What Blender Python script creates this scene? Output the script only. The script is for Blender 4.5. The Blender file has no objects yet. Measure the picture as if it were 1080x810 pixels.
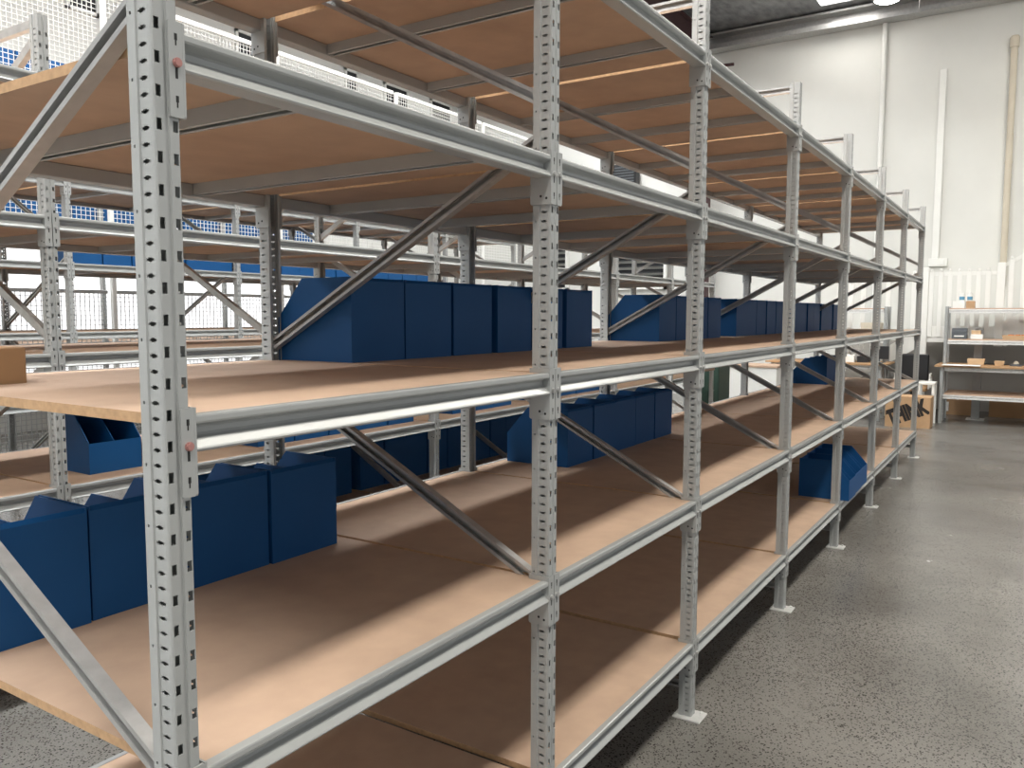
import bpy, math, random
from mathutils import Vector, Matrix
random.seed(7)
D = bpy.data
SC = bpy.context.scene
COL = SC.collection
PI = math.pi

# ------------------------------------------------------------------ materials
def newmat(name):
    m = D.materials.new(name); m.use_nodes = True
    nt = m.node_tree
    return m, nt, nt.nodes['Principled BSDF']

def simple(name, col, rough=0.5, metal=0.0, var=0.06, scale=12.0, bump=0.0, spec=None, stretch=(1, 1, 1)):
    m, nt, b = newmat(name)
    b.inputs['Roughness'].default_value = rough
    b.inputs['Metallic'].default_value = metal
    if spec is not None: b.inputs['Specular IOR Level'].default_value = spec
    tc = nt.nodes.new('ShaderNodeTexCoord')
    mp = nt.nodes.new('ShaderNodeMapping'); mp.inputs['Scale'].default_value = stretch
    nz = nt.nodes.new('ShaderNodeTexNoise'); nz.inputs['Scale'].default_value = scale; nz.inputs['Detail'].default_value = 5
    nt.links.new(tc.outputs['Object'], mp.inputs['Vector']); nt.links.new(mp.outputs['Vector'], nz.inputs['Vector'])
    cr = nt.nodes.new('ShaderNodeValToRGB')
    cr.color_ramp.elements[0].position = 0.3; cr.color_ramp.elements[1].position = 0.7
    cr.color_ramp.elements[0].color = tuple(c * (1 - var) for c in col) + (1,)
    cr.color_ramp.elements[1].color = tuple(min(1, c * (1 + var)) for c in col) + (1,)
    nt.links.new(nz.outputs['Fac'], cr.inputs['Fac']); nt.links.new(cr.outputs['Color'], b.inputs['Base Color'])
    if bump:
        bp = nt.nodes.new('ShaderNodeBump'); bp.inputs['Strength'].default_value = bump; bp.inputs['Distance'].default_value = 0.02
        nt.links.new(nz.outputs['Fac'], bp.inputs['Height']); nt.links.new(bp.outputs['Normal'], b.inputs['Normal'])
    return m

def emit(name, col, s):
    m, nt, b = newmat(name)
    b.inputs['Base Color'].default_value = (*col, 1)
    b.inputs['Emission Color'].default_value = (*col, 1)
    b.inputs['Emission Strength'].default_value = s
    return m

M = {}
M['steel'] = simple('light_grey_powder_coat', (.425, .438, .428), .26, 0.12, .04, 6)
M['galv'] = simple('galvanised_steel', (.46, .46, .45), .32, .45, .10, 25)
M['plate'] = simple('zinc_plate', (.70, .70, .68), .4, .3, .08, 30)
M['dark'] = simple('painted_hole_shade', (.02, .02, .02), .8)
M['red'] = simple('dull_red_pin', (.42, .20, .18), .5)
M['mdf'] = simple('raw_particle_board', (.51, .362, .262), .75, 0, .07, 9, spec=.25)
M['edge'] = simple('sawn_board_edge', (.52, .335, .19), .8, 0, .12, 60, spec=.2)
M['blue'] = simple('blue_plastic', (.005, .077, .235), .55, 0, .06, 4, spec=.3)
M['carton'] = simple('brown_cardboard', (.42, .26, .14), .8, 0, .06, 5, spec=.2)
M['cartonpale'] = simple('pale_cardboard', (.62, .43, .26), .8, 0, .06, 5, spec=.2)
M['white'] = simple('white_paint', (.80, .80, .76), .5, 0, .03, 3)
M['wall'] = simple('white_concrete_wall', (.70, .70, .66), .7, 0, .05, .8)
M['greywall'] = simple('grey_lower_wall', (.38, .36, .33), .8, 0, .08, 1.2)
M['cream'] = simple('cream_pvc', (.60, .54, .43), .5, 0, .05, 3)
M['foil'] = simple('foil_insulation', (.30, .31, .32), .38, .55, .35, 3.5, bump=1.0, stretch=(1, 2.4, 1))
M['brownsteel'] = simple('red_oxide_steel', (.055, .022, .024), .6, 0, .12, 4)
M['green'] = simple('dark_green_metal', (.06, .115, .085), .5, 0, .06, 4)
M['black'] = simple('black_plastic', (.015, .016, .018), .5)
M['grey'] = simple('mid_grey_plastic', (.09, .10, .11), .5)
M['orange'] = simple('orange_card', (.70, .24, .07), .6)
M['tan'] = simple('tan_carton', (.50, .315, .17), .7)
M['paper'] = simple('white_paper', (.85, .84, .80), .7, 0, .02)
M['teal'] = simple('blue_label', (.10, .28, .42), .5)
M['ink'] = simple('black_ink', (.02, .015, .012), .7)
M['sky'] = emit('skylight_sheet', (1.0, .955, .88), 11.5)
M['sky2'] = emit('skylight_sheet_rear', (.97, .985, 1.0), 15.0)
M['sky3'] = emit('skylight_sheet_small', (1.0, .97, .93), 7.0)
M['glow'] = emit('added_glow_panel', (.97, .985, 1.0), .72)
M['lamp'] = emit('lamp_lens', (1.0, .98, .93), 12.0)

# polished concrete with exposed aggregate
def floor_mat():
    m, nt, b = newmat('polished_concrete')
    L = nt.links.new
    tc = nt.nodes.new('ShaderNodeTexCoord')
    n1 = nt.nodes.new('ShaderNodeTexNoise'); n1.inputs['Scale'].default_value = 1.1; n1.inputs['Detail'].default_value = 7
    L(tc.outputs['Object'], n1.inputs['Vector'])
    r1 = nt.nodes.new('ShaderNodeValToRGB')
    r1.color_ramp.elements[0].position = .32; r1.color_ramp.elements[0].color = (.165, .158, .144, 1)
    r1.color_ramp.elements[1].position = .70; r1.color_ramp.elements[1].color = (.27, .258, .236, 1)
    L(n1.outputs['Fac'], r1.inputs['Fac'])
    wob = nt.nodes.new('ShaderNodeTexNoise'); wob.inputs['Scale'].default_value = 40; L(tc.outputs['Object'], wob.inputs['Vector'])
    mixv = nt.nodes.new('ShaderNodeMixRGB'); mixv.inputs['Fac'].default_value = .018
    L(tc.outputs['Object'], mixv.inputs['Color1']); L(wob.outputs['Color'], mixv.inputs['Color2'])
    v = nt.nodes.new('ShaderNodeTexVoronoi'); v.inputs['Scale'].default_value = 125
    L(mixv.outputs['Color'], v.inputs['Vector'])
    sep = nt.nodes.new('ShaderNodeSeparateColor'); L(v.outputs['Color'], sep.inputs['Color'])
    # patches where the aggregate shows
    n2 = nt.nodes.new('ShaderNodeTexNoise'); n2.inputs['Scale'].default_value = .9; n2.inputs['Detail'].default_value = 3
    L(tc.outputs['Object'], n2.inputs['Vector'])
    ad = nt.nodes.new('ShaderNodeMath'); ad.operation = 'MULTIPLY_ADD'; ad.inputs[1].default_value = .62; L(n2.outputs['Fac'], ad.inputs[0]); L(sep.outputs['Red'], ad.inputs[2])
    st = nt.nodes.new('ShaderNodeValToRGB'); st.color_ramp.elements[0].position = .98; st.color_ramp.elements[0].color = (0, 0, 0, 1)
    st.color_ramp.elements[1].position = 1.02; st.color_ramp.elements[1].color = (1, 1, 1, 1)
    L(ad.outputs[0], st.inputs['Fac'])
    dd = nt.nodes.new('ShaderNodeMath'); dd.operation = 'LESS_THAN'; dd.inputs[1].default_value = .48; L(v.outputs['Distance'], dd.inputs[0])
    mu = nt.nodes.new('ShaderNodeMath'); mu.operation = 'MULTIPLY'; L(st.outputs['Color'], mu.inputs[0]); L(dd.outputs[0], mu.inputs[1])
    mx = nt.nodes.new('ShaderNodeMixRGB'); mx.inputs['Color2'].default_value = (.05, .046, .04, 1)
    L(mu.outputs[0], mx.inputs['Fac']); L(r1.outputs['Color'], mx.inputs['Color1'])
    fine = nt.nodes.new('ShaderNodeTexNoise'); fine.inputs['Scale'].default_value = 160; L(tc.outputs['Object'], fine.inputs['Vector'])
    fr = nt.nodes.new('ShaderNodeValToRGB'); fr.color_ramp.elements[0].position = .35; fr.color_ramp.elements[0].color = (.82, .82, .82, 1)
    fr.color_ramp.elements[1].position = .65; fr.color_ramp.elements[1].color = (1.08, 1.08, 1.08, 1); L(fine.outputs['Fac'], fr.inputs['Fac'])
    m2 = nt.nodes.new('ShaderNodeMixRGB'); m2.blend_type = 'MULTIPLY'; m2.inputs['Fac'].default_value = 1
    L(mx.outputs['Color'], m2.inputs['Color1']); L(fr.outputs['Color'], m2.inputs['Color2'])
    L(m2.outputs['Color'], b.inputs['Base Color'])
    rr = nt.nodes.new('ShaderNodeMapRange'); rr.inputs['To Min'].default_value = .17; rr.inputs['To Max'].default_value = .33
    L(n1.outputs['Fac'], rr.inputs['Value']); L(rr.outputs['Result'], b.inputs['Roughness'])
    return m
M['floor'] = floor_mat()

# ------------------------------------------------------------------ mesh builder
class MB:
    def __init__(s): s.v = []; s.f = []; s.mi = []; s.cur = 0
    def add(s, vs, fs):
        o = len(s.v); s.v += [tuple(v) for v in vs]
        for f in fs: s.f.append(tuple(i + o for i in f)); s.mi.append(s.cur)
        return s
    def box(s, x0, x1, y0, y1, z0, z1):
        vs = [(x, y, z) for z in (z0, z1) for y in (y0, y1) for x in (x0, x1)]
        return s.add(vs, [(0, 2, 3, 1), (4, 5, 7, 6), (0, 1, 5, 4), (2, 6, 7, 3), (0, 4, 6, 2), (1, 3, 7, 5)])
    def rbox(s, x0, x1, y0, y1, z0, z1, c=.003):      # box with chamfered upright and top edges
        ring = [(x0 + c, y0), (x1 - c, y0), (x1, y0 + c), (x1, y1 - c), (x1 - c, y1), (x0 + c, y1), (x0, y1 - c), (x0, y0 + c)]
        k = c
        ring2 = [(min(max(x, x0 + k), x1 - k), min(max(y, y0 + k), y1 - k)) for x, y in ring]
        rows = [[(x, y, z0) for x, y in ring], [(x, y, z1 - c) for x, y in ring], [(x, y, z1) for x, y in ring2]]
        vs = [p for r in rows for p in r]; fs = [tuple(range(7, -1, -1))]
        for r in range(2):
            for i in range(8): j = (i + 1) % 8; fs.append((r * 8 + i, r * 8 + j, r * 8 + 8 + j, r * 8 + 8 + i))
        fs.append(tuple(range(16, 24)))
        return s.add(vs, fs)
    def prism(s, poly, a0, a1, axis='x'):
        # poly given in the two other axes, in order (x: y,z) (y: x,z) (z: x,y)
        n = len(poly)
        def P(p, a):
            return {'x': (a, p[0], p[1]), 'y': (p[0], a, p[1]), 'z': (p[0], p[1], a)}[axis]
        area = sum(poly[i][0] * poly[(i + 1) % n][1] - poly[(i + 1) % n][0] * poly[i][1] for i in range(n))
        pl = list(poly) if (area > 0) != (axis == 'y') else list(reversed(poly))
        vs = [P(p, a0) for p in pl] + [P(p, a1) for p in pl]
        fs = [tuple(range(n - 1, -1, -1)), tuple(range(n, 2 * n))]
        for i in range(n): j = (i + 1) % n; fs.append((i, j, n + j, n + i))
        return s.add(vs, fs)
    def tube(s, pts, r, n=10):
        pts = [Vector(p) for p in pts]; rings = []
        for i, p in enumerate(pts):
            t = (pts[min(i + 1, len(pts) - 1)] - pts[max(i - 1, 0)]).normalized()
            up = Vector((0, 0, 1)) if abs(t.z) < .9 else Vector((1, 0, 0))
            a = t.cross(up).normalized(); b = t.cross(a)
            rings.append([p + a * (r * math.cos(2 * PI * k / n)) + b * (r * math.sin(2 * PI * k / n)) for k in range(n)])
        vs = [q for rg in rings for q in rg]; fs = []
        for i in range(len(pts) - 1):
            for k in range(n): l = (k + 1) % n; fs.append((i * n + l, i * n + k, i * n + n + k, i * n + n + l))
        fs.append(tuple(range(n))); fs.append(tuple(range(len(vs) - 1, len(vs) - n - 1, -1)))
        return s.add(vs, fs)
    def lathe(s, prof, n=20, cx=0, cy=0):
        vs = []; fs = []
        for r, z in prof:
            for k in range(n): vs.append((cx + r * math.cos(2 * PI * k / n), cy + r * math.sin(2 * PI * k / n), z))
        for i in range(len(prof) - 1):
            for k in range(n): l = (k + 1) % n; fs.append((i * n + k, i * n + l, i * n + n + l, i * n + n + k))
        fs.append(tuple(range(n - 1, -1, -1))); fs.append(tuple(range(len(vs) - n, len(vs))))
        return s.add(vs, fs)
    def mesh(s, name, *mats):
        me = D.meshes.new(name); me.from_pydata(s.v, [], s.f)
        for m in mats: me.materials.append(m)
        if len(mats) > 1: me.polygons.foreach_set('material_index', s.mi)
        me.update(); return me

def ob(name, me, parent=None, loc=(0, 0, 0), rz=0.0):
    o = D.objects.new(name, me); COL.objects.link(o)
    o.location = loc; o.rotation_euler = (0, 0, rz)
    if parent is not None: o.parent = parent
    return o
def tag(o, label, cat, group=None):
    o['label'] = label; o['category'] = cat
    if group: o['group'] = group
    return o
def thing(name, label, cat, loc=(0, 0, 0), rz=0.0, group=None):
    return tag(ob(name, None, None, loc, rz), label, cat, group)
def struct(name, me, loc=(0, 0, 0)):
    o = ob(name, me, None, loc); o['kind'] = 'structure'; return o

ORD = ['first', 'second', 'third', 'fourth', 'fifth', 'sixth', 'seventh', 'eighth', 'ninth', 'tenth', 'eleventh', 'twelfth',
       'thirteenth', 'fourteenth', 'fifteenth', 'sixteenth', 'seventeenth', 'eighteenth', 'nineteenth', 'twentieth',
       'twenty-first', 'twenty-second', 'twenty-third', 'twenty-fourth', 'twenty-fifth']
LEV = {1: 'lowest', 2: 'second', 3: 'third', 4: 'fourth', 5: 'top'}

# ------------------------------------------------------------------ rack part meshes
HW = .0262          # half width of an upright
PD = .056          # depth of an upright
DEPTH = 1.20       # rack depth
def post_mesh(name, height, open_back=False):
    # punched open section: side strips with arrow holes, front face with two columns of slots and a groove
    prof = [(-.005, .036, 0), (-.005, PD, 0), (-HW, PD, 0), (-HW, .049, 0), (-HW, .0445, 'r'), (-HW, .040, 0), (-HW, .035, 0), (-HW + .003, .0335, 0), (-HW + .003, .0310, 0), (-HW + .003, .0265, 't'), (-HW + .003, .0165, 'a'), (-HW + .003, .0120, 't'),
            (-HW + .003, .007, 0), (-HW + .0042, .0022, 0), (-HW + .0062, 0, 0), (-.0185, 0, 0), (-.0095, 0, 's'), (-.004, 0, 0), (-.002, .003, 0), (.002, .003, 0), (.004, 0, 0), (.0095, 0, 0),
            (.0185, 0, 's'), (HW - .0062, 0, 0), (HW - .0042, .0022, 0), (HW - .003, .007, 0), (HW - .003, .0120, 0), (HW - .003, .0165, 't'), (HW - .003, .0265, 'a'), (HW - .003, .0310, 't'), (HW - .003, .0335, 0), (HW, .035, 0), (HW, .040, 0),
            (HW, .0445, 'r'), (HW, .049, 0), (HW, PD, 0), (.005, PD, 0), (.005, .036, 0)]  # deep return lips added at the back to keep the punched holes dark
    if open_back: prof = [(-.016, PD, 0)] + prof[2:-2] + [(.016, PD, 0)]
    zs = [0.005]; kinds = []
    n = int((height - .02) / .05); z = .02
    for k in range(n):
        b = z + k * .05
        iv = [('s', .006, .0235), ('a', .0052, .0122), ('a', .0302, .0372), ('t', .0069, .0107), ('t', .0319, .0357)] + ([('r', .0312, .0362)] if k % 2 == 0 else [])
        br = sorted({0.0, .05} | {v for q in iv for v in q[1:]})
        for a, e in zip(br[:-1], br[1:]):
            if abs(b + a - zs[-1]) > 1e-6: zs.append(b + a); kinds.append('')
            zs.append(b + e); kinds.append(''.join(q[0] for q in iv if q[1] <= (a + e) / 2 <= q[2]))
    if height - zs[-1] > 1e-4: zs.append(height); kinds.append('')
    mb = MB(); np_ = len(prof); th = .0018
    for z in zs:
        for x, y, _ in prof: mb.v.append((x, y, z))
    o2 = len(mb.v)
    # inner skin, offset along the plan normal
    nr = []
    for i in range(np_):
        a = prof[max(i - 1, 0)]; b = prof[min(i + 1, np_ - 1)]
        dx, dy = b[0] - a[0], b[1] - a[1]; l = math.hypot(dx, dy) or 1
        nr.append((-dy / l, dx / l))
    for z in zs:
        for i, (x, y, _) in enumerate(prof): mb.v.append((x + nr[i][0] * th, y + nr[i][1] * th, z))
    nz = len(zs)
    solid = [[not (prof[i + 1][2] and prof[i + 1][2] in kinds[r]) for i in range(np_ - 1)] for r in range(nz - 1)]
    V = lambda r, i: r * np_ + i
    for r in range(nz - 1):
        for i in range(np_ - 1):
            if not solid[r][i]: continue
            a, b, c, d = V(r, i), V(r, i + 1), V(r + 1, i + 1), V(r + 1, i)
            mb.f.append((a, b, c, d)); mb.f.append((o2 + d, o2 + c, o2 + b, o2 + a))
            S = lambda rr, ii: 0 <= rr < nz - 1 and 0 <= ii < np_ - 1 and solid[rr][ii]
            if not S(r - 1, i): mb.f.append((b, a, o2 + a, o2 + b))
            if not S(r + 1, i): mb.f.append((d, c, o2 + c, o2 + d))
            if not S(r, i - 1): mb.f.append((a, d, o2 + d, o2 + a))
            if not S(r, i + 1): mb.f.append((c, b, o2 + b, o2 + c))
    mb.mi = [0] * len(mb.f)
    return mb.mesh(name, M['steel'])

def foot_mesh():
    mb = MB(); mb.rbox(-.05, .05, -.045, .075, 0, .006, .002)
    mb.lathe([(.009, .006), (.009, .013), (.006, .015)], 8, 0.03, -.026)
    mb.lathe([(.009, .006), (.009, .013), (.006, .015)], 8, -.036, .062)
    return mb.mesh('foot_plate', M['plate'])

def brace_mesh(name, a, b, w=.036, d=.026):
    # lipped channel from (y,z) a to b, open to -x
    t = .003; lip = .010
    sec = [(-d / 2, w / 2), (-d / 2, w / 2 - lip), (-d / 2 + t, w / 2 - lip), (-d / 2 + t, w / 2 - t), (d / 2 - t, w / 2 - t), (d / 2 - t, -w / 2 + t),
           (-d / 2 + t, -w / 2 + t), (-d / 2 + t, -w / 2 + lip), (-d / 2, -w / 2 + lip), (-d / 2, -w / 2), (d / 2, -w / 2), (d / 2, w / 2)]
    L = math.hypot(b[0] - a[0], b[1] - a[1]); uy, uz = (b[0] - a[0]) / L, (b[1] - a[1]) / L
    vs = []
    for s_ in (0, L):
        for x, q in sec: vs.append((x, a[0] + uy * s_ - uz * q, a[1] + uz * s_ + uy * q))
    n = len(sec); fs = []
    for i in range(n): j = (i + 1) % n; fs.append((i, j, n + j, n + i))
    quads = [(0, 1, 2, 3), (0, 3, 4, 11), (11, 4, 5, 10), (10, 5, 6, 9), (6, 7, 8, 9)]
    fs += quads + [tuple(n + i for i in reversed(q)) for q in quads]
    mb = MB(); mb.add(vs, fs)
    for s_ in (.02, L - .02):
        c = (0, a[0] + uy * s_, a[1] + uz * s_)
        mb.tube([(-.024, c[1], c[2]), (.024, c[1], c[2])], .005, 8)
    return mb.mesh(name, M['galv'])

BEAM_PROF = [(-.001, .050), (-.003, .049), (-.004, .046), (-.004, .038), (-.002, .035), (.016, .029), (.019, .026), (.019, .017), (.016, .013), (.009, .010), (-.004, -.004), (-.006, -.007), (-.005, -.010), (-.002, -.0115),
             (.042, -.011), (.044, -.008), (.044, .027), (.042, .0295), (.017, .0295), (.017, .050)]
def rail_mesh(L):
    mb = MB(); mb.prism([(y, z) for y, z in BEAM_PROF], -L / 2, L / 2, 'x')
    return mb.mesh('beam_rail', M['steel'])
def conn_mesh(sgn):
    # sits at the post centre; beam leaves towards +x for sgn=1
    mb = MB(); s = sgn
    X = lambda a, b: (min(s * a, s * b), max(s * a, s * b))
    poly = [(-.0055, .062), (-.0055, -.080), (-.0035, -.083), (.058, -.083), (.062, -.079), (.062, .062)]
    x0, x1 = X(HW + .0005, HW + .0045); mb.prism(poly, x0, x1, 'x')
    x0, x1 = X(.0022, HW + .0003)
    fr = [(x0 + .002, -.083), (x1 - .002, -.083), (x1, -.081), (x1, .060), (x1 - .002, .062), (x0 + .002, .062), (x0, .060), (x0, -.081)]
    mb.prism(fr, -.0055, -.0015, 'y')
    mb.cur = 1
    for z in (.036, -.058):                       # keyholes as near-black blocks on the hook plate, hole shade as colour
        a, b = X(.0125, .0175); mb.box(a, b, -.0059, -.0054, z - .002, z + .008)
        a, b = X(.0138, .0162); mb.box(a, b, -.0059, -.0054, z - .010, z - .002)
    a, b = X(.0128, .0172); mb.box(a, b, -.0059, -.0054, -.024, -.006)
    a, b = X(HW + .0043, HW + .0049)
    for y, z in ((.028, -.060), (.010, -.066)):    # two bolt holes as dark discs on the end plate, shade painted in
        mb.tube([(a, y, z), (b, y, z)], .0038, 8)
    return mb.mesh('end_connector', M['steel'], M['dark'])
def pin_mesh(sgn, mat):
    mb = MB(); mb.tube([(sgn * .0155, -.0115, 0), (sgn * .0155, -.0095, 0)], .0062, 10); mb.tube([(sgn * .0155, -.0098, 0), (sgn * .0155, -.0054, 0)], .0075, 10)
    return mb.mesh('lock_pin', mat)
def board_mesh(w, gap=.0085):
    # board with corner notches round the uprights
    h = w / 2 - gap; nx = w / 2 - HW - .006; ny0 = .064; y0 = .018; y1 = DEPTH - .018
    poly = [(-nx, y0), (nx, y0), (nx, ny0), (h, ny0), (h, DEPTH - ny0), (nx, DEPTH - ny0), (nx, y1), (-nx, y1), (-nx, DEPTH - ny0), (-h, DEPTH - ny0), (-h, ny0), (-nx, ny0)]
    mb = MB(); mb.prism(poly, .0300, .0485, 'z')
    mb.mi = [0, 0] + [1] * (len(mb.f) - 2)
    return mb.mesh('shelf_board', M['mdf'], M['edge'])
def bar_mesh():
    # folded channel lying under the board from beam to beam
    w = .019; z1 = .0298; z0 = -.005; t = .002
    sec = [(-w, z1), (-w, z0), (-w + .010, z0), (-w + .010, z0 + t), (-w + t, z0 + t), (-w + t, z1 - t), (w - t, z1 - t), (w - t, z0 + t), (w - .010, z0 + t), (w - .010, z0), (w, z0), (w, z1)]
    mb = MB(); mb.prism(sec, .0445, DEPTH - .0445, 'y')
    for y in (.0445, DEPTH - .0485): mb.box(-w, w, y, y + .004, z0, z1)
    return mb.mesh('support_bar', M['steel'])

ME = dict(post=post_mesh('post', 2.965), foot=foot_mesh(), cl=conn_mesh(1), cr=conn_mesh(-1),
          pl=pin_mesh(1, M['galv']), pr=pin_mesh(-1, M['galv']), plr=pin_mesh(1, M['red']), bar=bar_mesh(),
          tall=post_mesh('post', 4.70), post_open=post_mesh('post', 2.965, True))
YF, YR = .035, DEPTH - .035
BR = [('horizontal_brace', (YF, .135), (YR, .135)), ('diagonal_brace', (YF, .86), (YR, .20)), ('diagonal_brace', (YF, .91), (YR, 1.49)), ('diagonal_brace', (YR, 1.58), (YF, 2.19)),
      ('diagonal_brace', (YF, 2.285), (YR, 2.88)), ('horizontal_brace', (YF, 2.935), (YR, 2.935))]
BRM = [(n, brace_mesh(n, a, b)) for n, a, b in BR]
RAIL = {}; BOARD = {}
ZP = [.2770, .8830, 1.4820, 2.0815, 2.6790]

def rack_run(run, runtxt, xs, Y, dz=0.0, levels=(1, 2, 3, 4, 5), zp=None, post='post', braces=True, order='near end', nbars=2, red=False, flip=False):
    zp = zp or dict(zip((1, 2, 3, 4, 5), ZP))
    for k, x in enumerate(xs):
        lab = 'slotted grey upright frame, %s from the near end, %s' % (ORD[k], runtxt)
        t = thing('rack_frame', lab, 'rack upright', (x, Y + (DEPTH if flip else 0), 0), PI if flip else 0, 'upright frames of the ' + runtxt)
        for rz, y in ((0, 0), (PI, DEPTH)):
            p_ = ob('post', ME['post_open' if post == 'post' and bool(rz) != flip else post], t, (0, y, 0), rz)
            ob('foot_plate', ME['foot'], p_)['label'] = 'zinc foot plate on the floor'
        if braces:
            for n, m in BRM: ob(n, m, t)
    for k in range(len(xs) - 1):
        w = xs[k + 1] - xs[k]; L = w - 2 * HW - .010; xm = (xs[k] + xs[k + 1]) / 2
        key = round(w, 3)
        if key not in RAIL: RAIL[key] = rail_mesh(L); BOARD[key] = board_mesh(w); BOARD[key, 1] = board_mesh(w, .017)
        bay = '%s bay from near end, %s' % (ORD[k], runtxt)
        for lv in levels:
            z = zp[lv] + dz; lt = LEV[lv]
            for side, y, rz in (('front', 0, 0), ('rear', DEPTH, PI)):
                t = thing('shelf_beam', '%s beam of %s shelf, %s' % (side, lt, bay), 'shelf beam', (xm, Y + y, z), rz, 'shelf beams of the ' + runtxt)
                t['kind'] = 'thing'; ob('beam_rail', RAIL[key], t)
                a, b = ('cl', 'pl'), ('cr', 'pr')
                c = ob('end_connector', ME['cl'], t, (-w / 2, 0, 0))
                isred = red and k == 0 and side == 'front'
                q = ob('lock_pin', ME['plr' if isred else 'pl'], c)
                if isred: q['label'] = 'dull red lock pin'
                c = ob('end_connector', ME['cr'], t, (w / 2, 0, 0)); ob('lock_pin', ME['pr'], c)
            tag(ob('shelf_board', BOARD[(key, 1) if lv in (1, 4, 5) else key], None, (xm, Y, z)), 'brown board of %s shelf, %s' % (lt, bay), 'shelf board', 'boards of the ' + runtxt)
            offs = [-.30, .30] if w < 1.3 else [-.28, .27] if w < 1.6 else [-.42, .42]
            for i, o_ in enumerate(offs):
                tag(ob('support_bar', ME['bar'], None, (xm + o_, Y, z)), '%s grey bar under %s shelf, %s' % (('nearer', 'farther')[i], lt, bay), 'support bar', 'support bars of the ' + runtxt)

XA = [0, 1.204, 2.408, 3.908, 5.408, 6.907, 8.407, 9.907]
rack_run('a', 'nearest rack run', XA, 0.0, red=True)
DXB = -.07; YB = 2.48
XB = [x + DXB for x in XA]
rack_run('b', 'second rack run', [x for x in XB], YB, dz=-.012, flip=True)
YC = 5.94
XC = [1.32, 3.12, 4.90, 6.70, 8.50, 10.3]
rack_run('c', 'third rack run', XC, YC, levels=(2, 3, 4, 5), zp={2: .88, 3: 1.485, 4: 2.085, 5: 2.80})
YD = 8.6
XD = [3.2, 5.0, 6.8, 8.6]
rack_run('d', 'tall rack behind wire fence', XD, YD, levels=(2, 4, 5), zp={2: 1.3, 4: 2.66, 5: 4.31}, post='tall', braces=False)

# ------------------------------------------------------------------ blue pick bins
BW, BD, BH, LIP, FLAT = .272, .36, .29, .15, .235
def bin_meshes():
    t = .004
    side = [(0, 0), (BD, 0), (BD, LIP), (FLAT, BH), (0, BH)]
    mb = MB()
    mb.prism(side, 0, t, 'x'); mb.prism(side, BW - t, BW, 'x')
    mb.box(t, BW - t, 0, t, 0, BH - .012)              # back
    mb.box(t, BW - t, BD - t, BD, 0, LIP)              # low front
    mb.box(t, BW - t, t, BD - t, 0, t)                 # bottom
    mb.prism([(0, BH - .012), (t, BH - .012), (.012, BH - .004), (.009, BH - .001)], t, BW - t, 'x')
    body = mb.mesh('bin_body', M['blue'])
    d = MB(); d.prism([(t, t), (BD - t, t), (BD - t, LIP - .01), (FLAT - .01, BH - .02), (t, BH - .02)], BW / 2 - .0015, BW / 2 + .0015, 'x')
    return body, d.mesh('divider', M['blue'])
BODY, DIV = bin_meshes()
def put_bin(x, y, z, label, group, face=1, jig=.012, tall=1.0):
    # face=1: open towards +y, back at y ; face=-1: open towards -y, back at y
    a = random.uniform(-jig, jig)
    if face == 1: t = thing('storage_bin', label, 'storage bin', (x, y, z), a, group)
    else: t = thing('storage_bin', label, 'storage bin', (x + BW, y, z), PI + a, group)
    for n_, m_ in (('bin_body', BODY), ('divider', DIV)): ob(n_, m_, t).scale = (1, 1, tall)
def bin_row(xs, y, z, txt, group, face=1, jig=.012, tall=1.0):
    for i, x in enumerate(xs):
        put_bin(x, y + random.uniform(-.008, .008), z, 'blue bin, %s from near end, %s' % (ORD[i], txt), group, face, jig, tall)
TOP = .0487
zA = [z + TOP for z in ZP]; zB = [z - .012 + TOP for z in ZP]
bin_row([.018, .298, .578, .858], .795, zA[1], 'near end row on second shelf, nearest rack', 'bins on the second shelf of the nearest rack', jig=.006)
bin_row([1.224, 1.505, 1.805, 2.112, 2.428, 2.735], .805, zA[2], 'nearer row on the third shelf of the nearest rack', 'near bins on the third shelf of the nearest rack', jig=.012)
r2 = [3.926, 4.207, 4.488, 4.790, 5.425, 5.706, 5.985, 6.265, 6.60, 6.926, 7.205, 7.485, 7.765, 8.06, 8.425, 8.705, 9.02]
bin_row(r2, .805, zA[2], 'farther row on the third shelf of the nearest rack', 'far bins on the third shelf of the nearest rack', jig=.006)
bin_row([2.735, 3.02, 3.305, 3.585, 3.866], .80, zA[1], 'middle group on the second shelf of the nearest rack', 'mid bins on the second shelf of the nearest rack', jig=.006)
bin_row([8.60, 8.88, 9.16], .77, zA[1], 'far group on the second shelf of the nearest rack', 'far bins on the second shelf of the nearest rack')
bin_row([5.52, 5.80, 6.08], .325, zA[0], 'three facing the aisle on the lowest shelf', 'aisle bins on the lowest shelf of the nearest rack', face=-1, jig=.004)
# second run
put_bin(1.36, YB + .54, zB[1], 'lone open blue bin facing us behind the nearest slotted post', 'bins on the second shelf of the second rack', -1)
bin_row([2.36 + .282 * k for k in range(5)], YB + .52, zB[1], 'nearer row facing us on the second rack', 'bins on the second shelf of the second rack', -1)
bin_row([4.25 + .282 * k for k in range(3)] + [5.42 + .282 * k for k in range(5)], YB + .52, zB[1], 'farther row facing us on the second rack', 'bins on the second shelf of the second rack', -1)
bin_row([2.36 + .282 * k for k in range(5)] + [3.86 + .282 * k for k in range(5)] + [5.38 + .282 * k for k in range(5)], YB + .78, zB[0], 'shaded row on the lowest shelf of the second rack', 'bins on the lowest shelf of the second rack', 1, tall=1.26)
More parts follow.
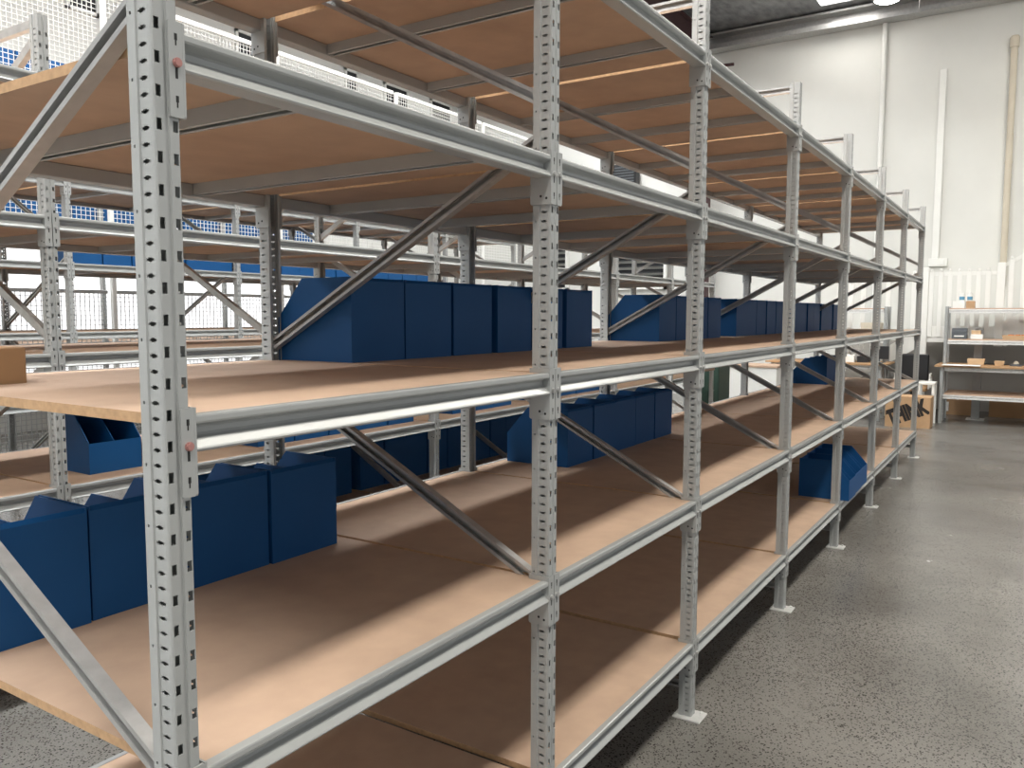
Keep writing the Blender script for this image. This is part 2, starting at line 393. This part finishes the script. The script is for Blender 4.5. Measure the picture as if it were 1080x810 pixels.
# third run
bin_row([3.16 + .284 * k for k in range(6)] + [4.94 + .284 * k for k in range(6)] + [6.74 + .284 * k for k in range(6)], YC + .40, ZP[3] + TOP, 'row on the fourth shelf of the third rack', 'bins on the third rack', -1)
for z_, w_ in ((2.66, 'lower'), (4.31, 'upper')):
    bin_row([3.26 + .284 * k for k in range(6)] + [5.06 + .284 * k for k in range(6)] + [6.86 + .284 * k for k in range(6)], YD + .07, z_ + TOP, w_ + ' row behind the wire fence', 'bins behind the wire fence', 1)

# ------------------------------------------------------------------ cartons
def carton_mesh(name, w, d, h, mat, tape=True, mat2=None):
    mb = MB(); mb.rbox(-w / 2, w / 2, -d / 2, d / 2, 0, h, .003)
    if tape:
        mb.cur = 1; mb.box(-w / 2 + .01, w / 2 - .01, -.003, .003, h - .0005, h + .0008)
    return mb.mesh(name, mat, mat2 or M['tan'])
tag(ob('cardboard_box', carton_mesh('cardboard_box', .20, .30, .085, M['carton']), None, (.105, 1.02, zA[2])), 'low brown cardboard box at the left edge of the third shelf', 'box')

# ------------------------------------------------------------------ room
XW, YL, ZC = 15.8, 11.0, 7.35
X0, YRT = -8.0, -8.0
struct('floor', MB().box(X0, XW + .2, YRT, YL + .2, -.15, 0).mesh('floor', M['floor']))
mb = MB(); mb.box(XW, XW + .2, YRT, YL + .2, 0, ZC + .4)
struct('wall_end', mb.mesh('wall_end', M['wall']))
mb = MB(); mb.box(X0, XW, YL, YL + .2, 0, ZC + .4)
struct('wall_left', mb.mesh('wall_left', M['wall']))
# roof of foil backed insulation with translucent sheets let into it (along x)
BANDS = [((-2.6, -1.7), [(X0 + .5, 13.6, 'sky')]), ((.2, 1.2), [(-6.5, -2.6, 'sky3')]), ((1.7, 2.45), [(X0 + .5, 11.0, 'sky2'), (13.9, 15.25, 'sky3')]), ((6.2, 7.0), [(X0 + .5, XW - 1.0, 'sky2')])]  # second band, behind the camera, is added to light the rack's near end
mb = MB(); ys = [YRT] + [v for b_ in BANDS for v in b_[0]] + [YL + .2]
for i in range(0, len(ys), 2): mb.box(X0, XW + .2, ys[i], ys[i + 1], ZC, ZC + .12)
wn = 0
for (a, b), segs in BANDS:
    xs_ = [X0] + [v for q in segs for v in q[:2]] + [XW + .2]
    for i in range(0, len(xs_), 2): mb.box(xs_[i], xs_[i + 1], a, b, ZC, ZC + .12)
    for c, d, mt in segs:
        wn += 1; struct('window_%d' % wn, MB().box(c, d, a, b, ZC + .03, ZC + .05).mesh('window', M[mt]))
struct('ceiling', mb.mesh('ceiling', M['foil']))
for i, (xa, xb) in enumerate(((1.5, 4.4), (4.6, 7.5), (7.7, 10.6), (10.8, 13.7))):  # added glowing panels that brighten the low left wall; not known windows
    m = MB(); z0, z1 = .5, 2.7
    for a, b, c, d in ((xa, xb, z0, z0 + .06), (xa, xb, z1 - .06, z1), (xa, xa + .06, z0, z1), (xb - .06, xb, z0, z1)): m.box(a, b, YL - .06, YL, c, d)
    m.cur = 1; m.box(xa + .06, xb - .06, YL - .025, YL - .005, z0 + .06, z1 - .06)
    struct('window_%d' % (i + 11), m.mesh('window', M['white'], M['glow']))
# purlin along the top of the end wall
pr = [(XW - .34, 7.00), (XW - .02, 7.00), (XW - .02, 7.32), (XW - .30, 7.32), (XW - .30, 7.28), (XW - .06, 7.28), (XW - .06, 7.05), (XW - .30, 7.05), (XW - .30, 7.09), (XW - .34, 7.09)]
struct('trim_1', MB().prism(pr, YRT, YL, 'y').mesh('trim', M['galv']))
# grey dado of the end wall under the stair
struct('trim_2', MB().box(XW - .02, XW - .001, -4, 1.9, 0, 1.24).mesh('trim', M['greywall']))

# ------------------------------------------------------------------ wire fence behind the third rack
FY, FH, FW = 7.5, 5.15, 2.4
def wire_panel(w, z0, z1, pitch=.05, mat='white'):
    mb = MB(); n = int(w / pitch); r_ = .0028
    for i in range(1, n): x = i * w / n; mb.box(x - r_, x + r_, -r_, r_, z0, z1)
    n = int((z1 - z0) / pitch)
    for i in range(1, n): z = z0 + i * (z1 - z0) / n; mb.box(0, w, -r_ - .005, r_ - .005, z - r_, z + r_)
    return mb.mesh('wire_mesh', M[mat])
WLOW = wire_panel(FW - .10, .10, 1.93, mat='galv'); WUP = wire_panel(FW - .10, 2.55, FH)
fp = MB(); fp.rbox(-.025, .025, -.025, .025, 0, FH + .02); fp.box(-.024, .024, -.06, .06, 0, .008); FPOST = fp.mesh('fence_post', M['white'])
RAILS = {}
for nm, z, h in (('bottom_rail', .08, .03), ('middle_rail', 1.915, .04), ('upper_rail', 2.53, .03), ('top_rail', FH - .02, .05)):
    RAILS[nm] = MB().rbox(0, FW - .10, -.018, .018, z, z + h).mesh(nm, M['galv' if nm == 'middle_rail' else 'white'])
for i in range(5):
    x = 2.05 + i * FW
    t = thing('wire_fence', 'tall white wire mesh fence panel, %s from the near end, behind the third rack' % ORD[i], 'fence', (x, FY, 0), 0, 'wire mesh fence panels')
    ob('fence_post', FPOST, t)
    for nm in RAILS: ob(nm, RAILS[nm], t, (.025, 0, 0))
    ob('wire_mesh', WLOW, t, (.025, 0, 0)); ob('wire_mesh', WUP, t, (.025, 0, 0))

# ------------------------------------------------------------------ end wall fittings
def pipe(name, label, cat, y, z0, z1, r_, mat, cap=False, x=None):
    x = x or XW - r_ - .030
    t = thing(name, label, cat, (x, y, 0))
    ob('pipe', MB().lathe([(r_, z0), (r_, z1)], 16).mesh('pipe', mat), t)
    for z in (z0 + .15, (z0 + z1) / 2, z1 - .3):
        m = MB(); m.lathe([(r_ + .006, z), (r_ + .006, z + .04)], 16); m.box(0, r_ + .0295, -.03, .03, z + .005, z + .035)
        ob('pipe_clip', m.mesh('pipe_clip', mat), t)
    if cap:
        m = MB(); m.lathe([(r_ + .015, z1 - .16), (r_ + .02, z1 - .15), (r_ + .02, z1), (r_ + .005, z1 + .03), (.01, z1 + .04)], 16)
        ob('pipe_cap', m.mesh('pipe_cap', mat), t)
    return t
pipe('downpipe', 'white downpipe running the full height of the white end wall', 'pipe', 1.42, 0.2, 6.99, .042, M['white'])
t = thing('cable_duct', 'square white cable duct ending in a switch box on the end wall', 'cable duct', (XW - .03, .44, 0))
ob('duct', MB().rbox(-.035, .03, -.055, .055, 2.72, 6.03).mesh('duct', M['white']), t)
m = MB(); m.rbox(-.06, .03, -.20, .10, 2.58, 2.72); m.rbox(-.075, -.06, -.15, -.06, 2.61, 2.69, .002); ob('switch_box', m.mesh('switch_box', M['white']), t)
pipe('vent_pipe', 'cream plastic pipe with a capped top on the end wall', 'pipe', -.62, 2.2, 6.38, .052, M['cream'], True)

t = thing('wall_fan', 'black fan unit high on the end wall behind the racks', 'fan unit', (XW - .25, 6.65, 4.45))
ob('fan_body', MB().rbox(0, .24, -.42, .42, 0, .5, .02).mesh('fan_body', M['black']), t)
m = MB()
for k in range(7): m.box(-.015, 0, -.38, .38, .05 + k * .06, .075 + k * .06)
ob('grille', m.mesh('grille', M['grey']), t)
for j, (ya, yb) in enumerate(((7.95, 8.75), (5.55, 7.05))):
    t = thing('louvre_panel', ('wide', 'narrow')[1 - j] .replace('wide', 'wide') + ' dark slatted louvre on the end wall seen past the racks', 'louvre', (XW - .12, (ya + yb) / 2, 2.25))
    h = 1.35; w_ = (yb - ya) / 2
    m = MB(); m.box(0, .11, -w_, -w_ + .06, 0, h); m.box(0, .11, w_ - .06, w_, 0, h); m.box(0, .11, -w_, w_, 0, .06); m.box(0, .11, -w_, w_, h - .06, h)
    ob('louvre_frame', m.mesh('louvre_frame', M['white']), t)
    m = MB()
    for k in range(9): z = .08 + k * .135; m.prism([(-.02, z), (.0, z), (.10, z + .085), (.08, z + .085)], -w_ + .06, w_ - .06, 'y')
    ob('slats', m.mesh('slats', M['black']), t)

# small dark windows high in the left wall
for i, (xa, xb) in enumerate(((6.0, 6.5), (9.0, 9.5), (11.7, 12.1), (12.9, 13.7), (14.5, 15.3))):
    m = MB(); z0, z1 = 6.15, 6.72
    for a, b, c, d in ((xa, xb, z0, z0 + .05), (xa, xb, z1 - .05, z1), (xa, xa + .05, z0, z1), (xb - .05, xb, z0, z1)): m.box(a, b, YL - .05, YL, c, d)
    m.cur = 1; m.box(xa + .05, xb - .05, YL - .02, YL - .005, z0 + .05, z1 - .05)
    struct('window_%d' % (i + 6), m.mesh('window', M['white'], M['black']))

# red oxide portal column and rafter
t = thing('portal_frame', 'dark red oxide steel portal column and rafter at the far corner', 'steel frame', (XW - .40, 4.70, 0))
def isec(b, h, tf=.018, tw=.012):
    return [(-b, -h), (b, -h), (b, -h + tf), (tw, -h + tf), (tw, h - tf), (b, h - tf), (b, h), (-b, h), (-b, h - tf), (-tw, h - tf), (-tw, -h + tf), (-b, -h + tf)]
ob('column', MB().prism(isec(.10, .16), 0, 6.70, 'z').mesh('column', M['brownsteel']), t)
ob('rafter', MB().prism([(a, b_ + 6.99) for a, b_ in isec(.10, .29)], -9.0, .2, 'x').mesh('rafter', M['brownsteel']), t)
m = MB(); m.prism([(-.9, 6.70), (.1, 6.70), (.1, 5.9)], -.012, .012, 'y'); ob('haunch', m.mesh('haunch', M['brownsteel']), t)
ob('stub_pipe', MB().tube([(-.05, -.10, 6.62), (-.05, -.62, 6.60)], .03, 10).mesh('stub_pipe', M['brownsteel']), t)

# high bay lamp
t = thing('high_bay_lamp', 'round bright high bay lamp hanging in front of the end wall', 'lamp', (12.1, .84, 6.16))
ob('lamp_lens', MB().lathe([(.02, -.035), (.14, -.03), (.19, 0)], 28).mesh('lamp_lens', M['lamp']), t)
ob('lamp_housing', MB().lathe([(.20, -.01), (.21, .02), (.19, .07), (.10, .12), (.08, .20), (.03, .22)], 28).mesh('lamp_housing', M['grey']), t)
ob('hanging_wire', MB().tube([(0, 0, .21), (0, 0, ZC - 6.16)], .006, 6).mesh('hanging_wire', M['galv']), t)
t = pipe('conduit_drop', 'thin grey conduit dropping from the roof beside the lamp', 'conduit', .78, 6.9, ZC, .012, M['galv'], x=15.0)

# ------------------------------------------------------------------ staircase on the end wall
SX = 14.6
t = thing('staircase', 'white timber staircase with a railed landing along the end wall', 'staircase', (SX, 0, 0))
SL = .59
ob('landing', MB().box(.02, 1.03, -.62, .45, 1.30, 1.50).mesh('landing', M['white']), t)
m = MB(); m.box(-.03, .02, -.62, .45, 1.25, 1.52); ob('fascia', m.mesh('fascia', M['white']), t)
def zt(y): return 1.52 + SL * (-.62 - y)
Ye = -3.2
ob('stringer', MB().prism([(-.55, 1.25), (-.62, 1.56), (Ye, zt(Ye) + .06), (Ye, zt(Ye) - .30), (-.75, 1.20)], -.03, .02, 'x').mesh('stringer', M['white']), t)
for k in range(9):
    y = -.62 - .28 * k; z = 1.50 + .165 * k
    ob('tread', MB().rbox(.025, 1.03, y - .30, y, z - .04, z + .0).mesh('tread', M['white']), t)
slat_n = 0
def slat(y, z0, z1, w_=.036):
    m = MB(); m.rbox(-.055, -.03, y - w_, y + w_, z0, z1, .004)
    m.lathe([(.02, z1), (.026, z1 + .02), (.02, z1 + .05), (.006, z1 + .055)], 10, -.043, y)
    m.tube([(-.058, y, z0 + .1), (-.054, y, z0 + .1)], .012, 8)
    ob('baluster', m.mesh('baluster', M['white']), t)
y = .36
while y > -.56: slat(y, 1.34, 2.42); y -= .137
y = -.78
while y > Ye + .1: slat(y, zt(y) - .10, zt(y) + .98); y -= .17
ob('newel_post', MB().rbox(-.07, .04, .40, .50, 0, 2.50, .006).mesh('newel_post', M['white']), t)
ob('newel_post', MB().rbox(-.07, .02, -.70, -.58, 1.2, 2.55, .006).mesh('newel_post', M['white']), t)
ob('handrail', MB().rbox(-.03, .015, -.58, .40, 2.36, 2.42).mesh('handrail', M['white']), t)
ob('handrail', MB().prism([(-.62, 2.44), (-.62, 2.50), (Ye, zt(Ye) + .98), (Ye, zt(Ye) + .92)], -.03, .015, 'x').mesh('handrail', M['white']), t)
# lower flight going down behind the benches
ob('stringer', MB().prism([(.45, 1.52), (.45, 1.20), (2.35, .02), (2.75, .02)], -.03, .02, 'x').mesh('stringer', M['white']), t)
for k in range(8):
    y = .45 + .28 * k; z = 1.33 - .165 * k
    ob('tread', MB().rbox(.025, 1.03, y, y + .30, z - .04, z).mesh('tread', M['white']), t)
y = .62
while y < 2.0:
    slat(y, 1.50 - SL * (y - .45) - .05, 2.42 - .25 * SL * (y - .45)); y += .20
t = thing('steel_column', 'grey steel column on a base plate behind the packing bench', 'column', (14.42, -.38, 0))
ob('shaft', MB().rbox(-.06, .06, -.06, .06, .012, 1.5, .004).mesh('shaft', M['steel']), t)
ob('base_plate', MB().rbox(-.13, .13, -.13, .13, 0, .012).mesh('base_plate', M['plate']), t)

# ------------------------------------------------------------------ packing benches (upright racking with a deep work top)
BPOST_L = post_mesh('leg', .90); BPOST_T = post_mesh('back_post', 1.84)
def bench(label, x, y0, y1):
    t = thing('packing_bench', label, 'packing bench', (x, y0, 0), 0, 'packing benches')
    w_ = y1 - y0
    for y in (0, w_):
        ob('leg', BPOST_L, t, (.03, y, 0), -PI / 2)
        ob('back_post', BPOST_T, t, (.42, y, 0), -PI / 2)
        m = MB(); m.tube([(.09, y, .2), (.42, y, .84)], .012, 6); m.tube([(.09, y, .12), (.42, y, .12)], .012, 6); ob('side_brace', m.mesh('side_brace', M['galv']), t)
    def beam(z, xx, n='beam'):
        prof = [(xx - .004, z + .03), (xx - .006, z + .012), (xx + .008, z + .006), (xx + .008, z - .012), (xx - .006, z - .018), (xx - .006, z - .032), (xx + .04, z - .032), (xx + .04, z + .03)]
        ob(n, MB().prism(prof, .03, w_ - .03, 'y').mesh(n, M['plate']), t)
    for z in (.43, .865): beam(z, .03); beam(z, .84)
    for z in (1.275, 1.765): beam(z, .42); beam(z, .84)
    ob('work_top', MB().rbox(-.03, .90, -.10, w_ + .10, .897, .925, .003).mesh('work_top', M['carton']), t)
    m = MB()
    ob('lower_shelf', MB().rbox(.045, .88, .04, w_ - .04, .461, .479).mesh('lower_shelf', M['mdf']), t)
    for z in (1.306, 1.796): ob('upper_shelf', MB().rbox(.43, .88, .035, w_ - .035, z, z + .018).mesh('upper_shelf', M['mdf']), t)
    for y in (0, w_): ob('back_post', BPOST_T, t, (.86, y, 0), PI / 2)
    return t
bench('grey steel packing bench with upper shelves at the right edge', 13.50, -2.35, .06)
bench('packing bench behind the far end of the nearest rack', 13.25, .92, 2.62)
BX = 13.5
def box_at(name, label, cat, x, y, z, sx, sy, sz, mat, tape=False, rz=0.0, group=None):
    m = MB(); m.rbox(-sx / 2, sx / 2, -sy / 2, sy / 2, 0, sz, .003)
    if tape: m.cur = 1; m.box(-sx / 2 + .004, sx / 2 - .004, -.02, .02, sz - .0003, sz + .0007)
    return tag(ob(name, m.mesh(name, mat, M['cream']), None, (x, y, z), rz), label, cat, group)
def tray(name, label, x, y, z, sx, sy, sz, mat, rz=0.0):
    t_ = .006; m = MB(); fl = .015
    def wall(a, b):
        (ax, ay), (bx, by) = a, b
    bot = [(-sx / 2, -sy / 2), (sx / 2, -sy / 2), (sx / 2, sy / 2), (-sx / 2, sy / 2)]
    top = [(px * (1 + 2 * fl / sx), py * (1 + 2 * fl / sy)) for px, py in bot]
    bi = [(px * (1 - 2 * t_ / sx), py * (1 - 2 * t_ / sy)) for px, py in bot]; ti = [(px * (1 - 2 * t_ / sx), py * (1 - 2 * t_ / sy)) for px, py in top]
    vs = [(*p, 0) for p in bot] + [(*p, sz) for p in top] + [(*p, sz) for p in ti] + [(*p, t_) for p in bi]
    fs = [(3, 2, 1, 0)]
    for r_ in range(3):
        for i in range(4): j = (i + 1) % 4; fs.append((r_ * 4 + i, r_ * 4 + j, r_ * 4 + 4 + j, r_ * 4 + 4 + i))
    fs.append((12, 13, 14, 15)); m.add(vs, fs)
    return tag(ob(name, m.mesh(name, mat), None, (x, y, z), rz), label, 'tray')
UX = BX + .62
zs_, zm_, zt_ = .9265, 1.3255, 1.8155
box_at('carton', 'small white and red carton on top of the right bench shelf', 'box', UX - .08, -.10, zt_, .16, .17, .11, M['paper'], True)
box_at('carton', 'small orange carton on top of the right bench shelf', 'box', UX - .08, -.26, zt_, .16, .12, .11, M['tan'])
for i, y in enumerate((-.135, -.245)):
    t = thing('jar', '%s white jar with a blue label on the small cartons' % ('left', 'right')[i], 'jar', (UX - .08, y, zt_ + .1115), 0, 'jars on the cartons')
    ob('jar_body', MB().lathe([(.035, 0), (.038, .01), (.038, .08), (.03, .095)], 16).mesh('jar_body', M['paper']), t)
    ob('jar_lid', MB().lathe([(.032, .095), (.032, .125), (.028, .13)], 16).mesh('jar_lid', M['paper']), t)
    ob('jar_label', MB().lathe([(.0386, .015), (.0386, .07)], 16).mesh('jar_label', M['teal']), t)
t = thing('printer', 'small dark grey label printer on the middle shelf', 'printer', (UX - .06, -.125, zm_))
m = MB(); m.prism([(-.12, 0), (.12, 0), (.12, .15), (.09, .17), (-.07, .17), (-.12, .12)], -.105, .105, 'y'); ob('printer_body', m.mesh('printer_body', M['grey']), t)
ob('paper_slot', MB().rbox(-.128, -.12, -.07, .07, .035, .055, .002).mesh('paper_slot', M['paper']), t)
box_at('carton', 'white carton beside the dark printer on the middle shelf', 'box', UX - .06, -.37, zm_, .2, .17, .075, M['paper'])
box_at('carton', 'grey brown box stacked on the white carton', 'box', UX - .05, -.355, zm_ + .0755, .15, .13, .06, M['cartonpale'])
tray('cardboard_tray', 'long pale tray of orange packets on the middle shelf', UX - .05, -1.10, zm_, .26, .75, .065, M['cartonpale'])
for i in range(7):
    tag(ob('packet', MB().rbox(-.07, .07, -.035, .035, 0, .07, .006).mesh('packet', M['orange']), None, (UX - .05 + .02 * (i % 2), -.83 - .088 * i, zm_ + .0065), .15 * (i % 3 - 1)), '%s orange packet from the left in the pale tray' % ORD[i], 'packet', 'orange packets in the tray')
tag(ob('white_sheet', MB().rbox(-.16, .16, -.26, .26, 0, .006).mesh('white_sheet', M['paper']), None, (BX + .06, -.20, zs_ + .0005)), 'white board sheet overhanging the left end of the bench top', 'sheet')
tray('cardboard_tray', 'brown cardboard tray on the bench top', BX + .34, -.385, zs_, .16, .21, .095, M['cartonpale'])
tray('cardboard_tray', 'small cardboard tray right of the bigger one', BX + .34, -.70, zs_, .14, .11, .07, M['cartonpale'])
tag(ob('cutting_mat', MB().rbox(-.13, .13, -.7, .7, 0, .005).mesh('cutting_mat', M['black']), None, (BX + .66, -1.0, zs_ + .0002)), 'black mat lying along the back of the bench top', 'mat')
t = thing('tape_gun', 'grey tape dispenser lying on the bench top', 'tape dispenser', (BX + .30, -.92, zs_))
ob('dispenser_body', MB().prism([(-.09, 0), (.09, 0), (.06, .03), (-.03, .035)], -.03, .03, 'x').mesh('dispenser_body', M['grey']), t)
ob('tape_roll', MB().prism([(.035 * math.cos(a * PI / 8), .04 + .035 * math.sin(a * PI / 8)) for a in range(16)], -.022, .022, 'x').mesh('tape_roll', M['cream']), t)
box_at('carton', 'brown carton on the floor under the left part of the bench', 'box', 15.15, -.08, 0, .4, .5, .26, M['carton'], True)
box_at('carton', 'long brown carton on the floor under the right part of the bench', 'box', 15.15, -1.2, 0, .4, 1.3, .30, M['carton'], True)
tag(ob('shipping_label', MB().rbox(-.003, 0, -.05, .05, 0, .16, .001).mesh('shipping_label', M['paper']), None, (14.945, .10, .06)), 'white label on the brown carton under the bench', 'label')

# ------------------------------------------------------------------ things at the far end
t = thing('carton', 'brown carton printed with THINK at the far end of the rack', 'box', (12.95, .43, 0))
ob('carton_body', carton_mesh('carton_body', .42, .62, .47, M['tan']), t)
cu = D.curves.new('print', 'FONT'); cu.body = 'THINK'; cu.size = .30; cu.extrude = .0006; cu.align_x = 'CENTER'; cu.align_y = 'CENTER'; cu.offset = .018; cu.space_character = .98
tmp = D.objects.new('tmp', cu); COL.objects.link(tmp)
bpy.context.view_layer.update()
me = D.meshes.new_from_object(tmp.evaluated_get(bpy.context.evaluated_depsgraph_get()))
D.objects.remove(tmp, do_unlink=True)
wx = [v.co.x for v in me.vertices]; wy = [v.co.y for v in me.vertices]
sx_ = .61 / (max(wx) - min(wx)); sy_ = .25 / (max(wy) - min(wy)); cx_ = (max(wx) + min(wx)) / 2; cy_ = (max(wy) + min(wy)) / 2
an = math.radians(23)
for v in me.vertices:
    a_, b_ = (v.co.x - cx_) * sx_, (v.co.y - cy_) * sy_
    p_, q_ = a_ * math.cos(an) - b_ * math.sin(an), a_ * math.sin(an) + b_ * math.cos(an)
    v.co = Vector((-.2115 - v.co.z, -p_ - .0, q_ + .235))
import bmesh
bm = bmesh.new(); bm.from_mesh(me)
for co_, no_ in (((0, .30, 0), (0, 1, 0)), ((0, -.30, 0), (0, -1, 0)), ((0, 0, .455), (0, 0, 1)), ((0, 0, .01), (0, 0, -1))):
    bmesh.ops.bisect_plane(bm, geom=bm.verts[:] + bm.edges[:] + bm.faces[:], plane_co=co_, plane_no=no_, clear_outer=True)
bm.to_mesh(me); bm.free()
me.materials.clear(); me.materials.append(M['ink'])
o = ob('print', me, t); o['label'] = 'black slanted THINK lettering'

t = thing('side_table', 'white narrow side table behind the carton printed with lettering', 'table', (13.38, .24, 0))
ob('table_top', MB().rbox(-.20, .20, -.12, .12, .63, .66).mesh('table_top', M['white']), t)
for sx in (-1, 1):
    for sy in (-1, 1): ob('leg', MB().rbox(sx * .17 - .018, sx * .17 + .018, sy * .10 - .018, sy * .10 + .018, 0, .63).mesh('leg', M['white']), t)
t = thing('office_chair', 'black office chair with pale curved arms by the bench', 'chair', (14.12, .53, 0), 0)
ob('seat', MB().rbox(-.23, .23, -.22, .22, .46, .54, .03).mesh('seat', M['carton']), t)
ob('backrest', MB().rbox(.19, .24, -.21, .21, .62, 1.05, .02).mesh('backrest', M['black']), t)
for s_ in (-1, 1): ob('arm', MB().tube([(.15, s_ * .25, .50), (.17, s_ * .26, .66), (.08, s_ * .26, .74), (-.12, s_ * .26, .74), (-.16, s_ * .26, .64), (-.14, s_ * .25, .5)], .015, 8).mesh('arm', M['white']), t)
ob('column', MB().lathe([(.03, .09), (.03, .46)], 12).mesh('column', M['black']), t)
m = MB()
for k in range(5):
    a = 2 * PI * k / 5; m.tube([(0, 0, .10), (.27 * math.cos(a), .27 * math.sin(a), .07)], .02, 8); m.lathe([(.02, 0), (.03, .01), (.03, .045), (.02, .06)], 8, .27 * math.cos(a), .27 * math.sin(a))
ob('castor_base', m.mesh('castor_base', M['black']), t)
ZB2 = .9265; B2 = 13.25
t = thing('monitor', 'black monitor on the far bench behind the rack', 'monitor', (B2 + .35, .98, ZB2))
ob('screen', MB().rbox(-.015, .015, -.14, .14, .06, .27, .004).mesh('screen', M['black']), t)
ob('stand', MB().lathe([(.07, 0), (.07, .008), (.012, .012), (.012, .10)], 14).mesh('stand', M['grey']), t)
box_at('carton', 'white carton on the far bench left of the monitor', 'box', B2 + .3, 1.42, ZB2, .15, .16, .12, M['paper'])
box_at('parts_box', 'black parts box on the far bench beside the white carton', 'box', B2 + .35, 1.22, ZB2, .2, .17, .10, M['black'])
box_at('parts_box', 'dark grey parts box at the left of the far bench', 'box', B2 + .35, 1.64, ZB2, .2, .18, .09, M['grey'])
box_at('cabinet_panel', 'cream archive box on the upper shelf of the far bench', 'box', B2 + .62, 1.15, 1.3255, .3, .3, .25, M['cream'])

t = thing('metal_cabinet', 'dark green metal cabinet standing in the aisle between the racks', 'cabinet', (8.86, 2.16, 0))
ob('cabinet_body', MB().rbox(-.20, .20, -.16, .16, .0, 1.28, .006).mesh('cabinet_body', M['green']), t)
d = ob('door', MB().rbox(-.215, -.201, -.152, .152, .06, 1.24, .004).mesh('door', M['green']), t)
ob('handle', MB().tube([(-.216, -.10, .66), (-.24, -.10, .67), (-.24, -.10, .79), (-.216, -.10, .80)], .007, 8).mesh('handle', M['galv']), d)
t = thing('work_table', 'small wooden topped table with white legs beside the green cabinet', 'table', (8.1, 2.12, 0))
ob('table_top', MB().rbox(-.28, .28, -.16, .2, 1.06, 1.10).mesh('table_top', M['mdf']), t)
for sx in (-1, 1):
    for sy in (-.13, .17): ob('leg', MB().rbox(sx * .25 - .02, sx * .25 + .02, sy - .02, sy + .02, 0, 1.06).mesh('leg', M['white']), t)
t = thing('white_counter', 'low white counter with a wooden top beyond the racks', 'counter', (12.9, 2.98, 0))
ob('counter_body', MB().rbox(-.3, .3, -.62, .36, 0, .84, .005).mesh('counter_body', M['white']), t)
ob('counter_top', MB().rbox(-.32, .32, -.64, .38, .84, .875).mesh('counter_top', M['mdf']), t)

# ------------------------------------------------------------------ camera
F_PX = 856.09
cam = D.cameras.new('camera'); co = D.objects.new('camera', cam); COL.objects.link(co)
cam.sensor_width = 36.0; cam.sensor_fit = 'HORIZONTAL'; cam.lens = F_PX / 1080 * 36; cam.clip_start = .02; cam.clip_end = 100
yaw, pitch, roll = .571565, -.085136, .0020713
f = Vector((math.cos(pitch) * math.cos(yaw), math.cos(pitch) * math.sin(yaw), math.sin(pitch)))
r = f.cross(Vector((0, 0, 1))).normalized(); u = r.cross(f)
r2 = r * math.cos(roll) + u * math.sin(roll); u2 = u * math.cos(roll) - r * math.sin(roll)
co.matrix_world = Matrix(((r2.x, u2.x, -f.x, -.7906), (r2.y, u2.y, -f.y, -1.1418), (r2.z, u2.z, -f.z, 1.6944), (0, 0, 0, 1)))
SC.camera = co

# ------------------------------------------------------------------ light
w = D.worlds.new('World'); SC.world = w; w.use_nodes = True
bg = w.node_tree.nodes['Background']; bg.inputs['Color'].default_value = (.95, .97, 1.0, 1); bg.inputs['Strength'].default_value = .34
SC.view_settings.view_transform = 'Standard'; SC.view_settings.look = 'None'; SC.view_settings.gamma = 1.0
SC.view_settings.use_curve_mapping = False; SC.view_settings.exposure = 0.62
